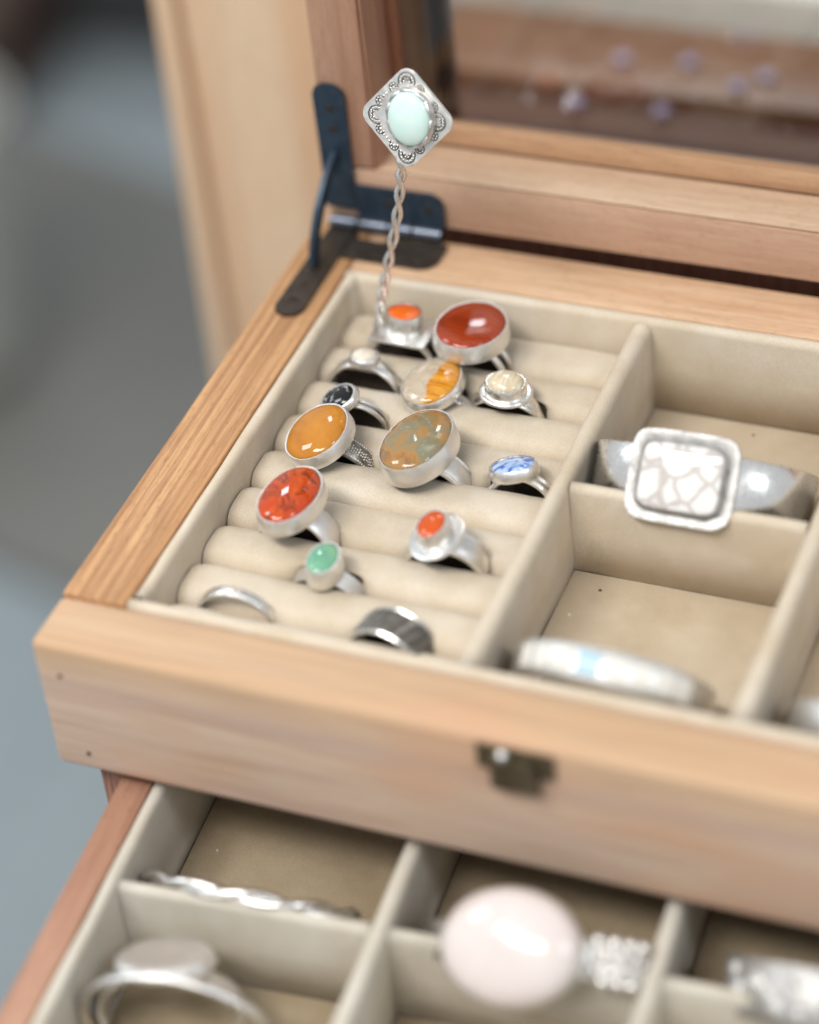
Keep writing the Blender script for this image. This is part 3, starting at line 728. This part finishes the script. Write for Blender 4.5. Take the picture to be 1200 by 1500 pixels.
# rose cuff
Mc = rot(38, -8, 6); nC = Mc @ Vector((0, 0, 1)); top = Vector((10.9, -4.38, -3.68)); cen = top-nC*2.35
cuff = empty('rose_stone_cuff', cen, Mc, 'silver cuff with very large glossy pale pink oval stone in the drawer', 'bracelet')
cb = cuff_band('band', cuff, 2.7, 2.0, .95, .13, m_silver, -125, 125, .2)
fr = lathe('setting', [(-.3, 1.95), (.02, 1.95), (.05, 2.0), (.04, 2.3), (.0, 2.33), (-.03, 2.3)], 1.3, 1.62, m_silver_soft, cuff, n=80, wob=.02)
cabochon('stone', 1.3, 1.62, .62, s_rose, fr, 2.28)
its = []
for i in range(7):
    a_ = R(40+4.6*i)
    for s_ in (-.32, 0, .32): its.append(((2.76*math.sin(a_), s_+.12*(-1)**i, 2.06*math.cos(a_)), .19, .9))
bumps('braided_beads', its, m_silver, cb, 2)
# round bangle and disc in the front left compartment
Mc = rot(2, 0, 8); nC = Mc @ Vector((0, 0, 1))
e = empty('wide_bangle', Vector((3.65, -7.1, -4.1))-nC*1.75, Mc, 'round silver bangle standing in the front left drawer compartment', 'bangle')
pts = [(2.25*math.sin(2*math.pi*i/80), 0, 1.75*math.cos(2*math.pi*i/80)) for i in range(80)]
sweep('band', pts, rect(.28, .17), m_silver_ham, e, True)
e = empty('disc_cuff', (3.05, -6.2, -6.1), rot(-20, -4, 12), 'silver cuff with a round flat silver top behind the bangle in the drawer', 'bracelet')
dc = lathe('top_disc', [(-.5, .84), (-.05, .84), (.0, .87), (.05, .93), (0, .99), (-.05, 1.01), (-.02, 1.04), (.03, 1.10), (-.02, 1.16), (-.14, 1.19), (-.4, 1.14)], .85, 1.15, m_silver_soft, e, wob=.05)
cuff_band('band', e, 1.7, 1.0, .6, .12, m_silver_soft, -110, 110, .1).location = Vector((0, 0, -.25))*S
# textured cuff bottom right
Mc = rot(40, -6, 4); nC = Mc @ Vector((0, 0, 1)); top = Vector((17.6, -3.6, -4.0)); cen = top-nC*2.3
cuff = empty('textured_cuff', cen, Mc, 'wide crumpled silver cuff in the right hand drawer compartment, cut by the picture edge', 'bracelet')
cb = cuff_band('band', cuff, 2.5, 2.15, 1.35, .14, m_frame, -120, 120, .1)
cru = []
for i in range(26):
    a_ = R(random.uniform(-60, 60)); cru.append(((2.5*math.sin(a_), random.uniform(-.45, .45), 2.1*math.cos(a_)), random.uniform(.22, .4), .6))
bumps('crumpled_relief', cru, m_frame, cb, 3)

# specks of lint on the suede
def speck(p, r_, mat, label):
    bm = bmesh.new(); bmesh.ops.create_icosphere(bm, subdivisions=1, radius=r_, matrix=Matrix.Translation((0, 0, r_*.5)))
    o = from_bm('crumb', bm, mat, None, True); o.location = Vector(p)*S
    tag(o, label, 'crumb', 'crumbs on the suede')
speck((8.69+.35, 5.36, FZ), .05, m_white, 'white crumb on the floor of the middle front compartment')
speck((9.5, 6.4, FZ), .05, m_brownbox, 'reddish crumb below the cross divider')
speck((11.47, 13.2, FZ), .045, m_brownbox, 'dark crumb on the floor of the middle back compartment')
speck((7.0, -1.6, -7.38), .05, m_hole, 'dark crumb on the drawer floor')
speck((1.55, -.6, -7.38), .04, m_white, 'white crumb on the drawer floor')

# ------------------------------------------------------------------ things behind
post = empty('wooden_post', (-8, 26.5, -75), None, 'pale pine board standing upright behind the left end of the chest', 'board')
box('board', -2.6, 4.2, -.6, .6, 0, 105, m_post, post, .1)
box('edge_strip', -3.35, -2.62, -1.0, .8, 0, 105, m_post, post, .1)
LILAC = [(a, b, .29, c) for a, b, c in (
    (1.2, 29.1, 'lilac ball standing in for a glass reflection, near plank, to the left'), (3.98, 29.2, 'lilac ball standing in for a glass reflection, near plank, to the right'),
    (2.0, 31.5, 'brightest lilac ball standing in for a glass reflection, far plank'), (4.1, 31.8, 'small lilac reflection ball to the right of the brightest'),
    (6.7, 31.5, 'lilac reflection ball on the far plank, farthest right'), (6.0, 30.75, 'faint small lilac reflection ball near the plank joint'))]
BZ = 71.0           # height of the shelf top above the ground (z = -4 in tray terms)
bench = empty('wooden_shelf', (10, 30, -75), None, 'brown wooden shelf board seen through the lid glass', 'shelf')
box('plank', -13.2, 40, -9.0, -.05, BZ-2, BZ, m_bench2, bench, .12)
box('plank', -15.2, 40, 0, 4.1, BZ-2, BZ+.25, m_bench, bench, .12)
for x in (-13, 37): box('leg', x, x+2.5, -5, 0, 0, BZ-2.02, m_bench2, bench, .3)
wb = empty('white_cloth_table', (12, 60, -75), None, 'table under a white cloth beyond the brown shelf', 'table')
box('cloth', -24, 60, -23.9, 40, 20, BZ+.6, m_white, wb, .5)
for x in (-20, 55): box('leg', x, x+3, -10, -7, 0, 19.9, m_bench2, wb, .3)
b = box('dark_upright', -.2, .2, -.3, .3, 0, 92, m_bench2, None, .05); b.location = Vector((.78, 20.2, -75))*S
tag(b, 'dark narrow upright seen through the left end of the glass', 'post')
b = box('beige_upright', -.58, .58, -.3, .3, 0, 92, m_floor, None, .05); b.location = Vector((-.02, 20.2, -75))*S
tag(b, 'beige narrow upright beside the dark one behind the glass', 'post')
for (x, y, r_, lb) in LILAC:  # made-up balls in place of the reflections in the glass
    bm = bmesh.new(); bmesh.ops.create_uvsphere(bm, u_segments=16, v_segments=10, radius=r_)
    for v in bm.verts: v.co.z *= .6
    o = from_bm('reflection_ball', bm, m_lilac, None, True); o.location = Vector((x, y, (-3.75 if y > 29.5 else -4.0)+r_*.5))*S
    tag(o, lb, 'stone', 'lilac balls standing in for reflections in the glass')
# far blurred market floor things
t = NT('ground_shade_grey'); v = t.mapping(); a = t.noise(v, .03, 3, .6); t.color(t.ramp(a, [(.3, (.12, .12, .112, 1)), (.7, (.17, .165, .155, 1))])); t.set(Roughness=.9)  # grey of an added slab, standing in for shade on the ground
b = box('ground_shade_slab', -60, 60, -19, 22, 0, 1.2, t.m, None, .4); b.location = Vector((-88, 100, -75))*S; b.rotation_euler.z = R(-14)
tag(b, 'added dark grey slab standing in for shaded floor in the blurred distance', 'mat')
b = box('dark_table', -45, 45, -24, 18, 0, 30, m_dark, None, 2); b.location = Vector((-96, 158, -75))*S
tag(b, 'dark cloth covered table far behind on the left', 'table')
b = box('brown_crate', -8, 8, -7, 7, 0, 10, m_brownbox, None, .6); b.location = Vector((-90, 126, -75))*S
tag(b, 'brown crate on the floor before the dark table', 'crate')
b = lathe('grey_bucket', [(-3, 0), (0, 0), (2.0, 20), (1.6, 20), (-.6, 1)], 4.5, 4.5, m_grey, None); b.location = Vector((-68.5, 90, -72))*S
tag(b, 'pale grey bucket at the left edge of the picture', 'bucket')
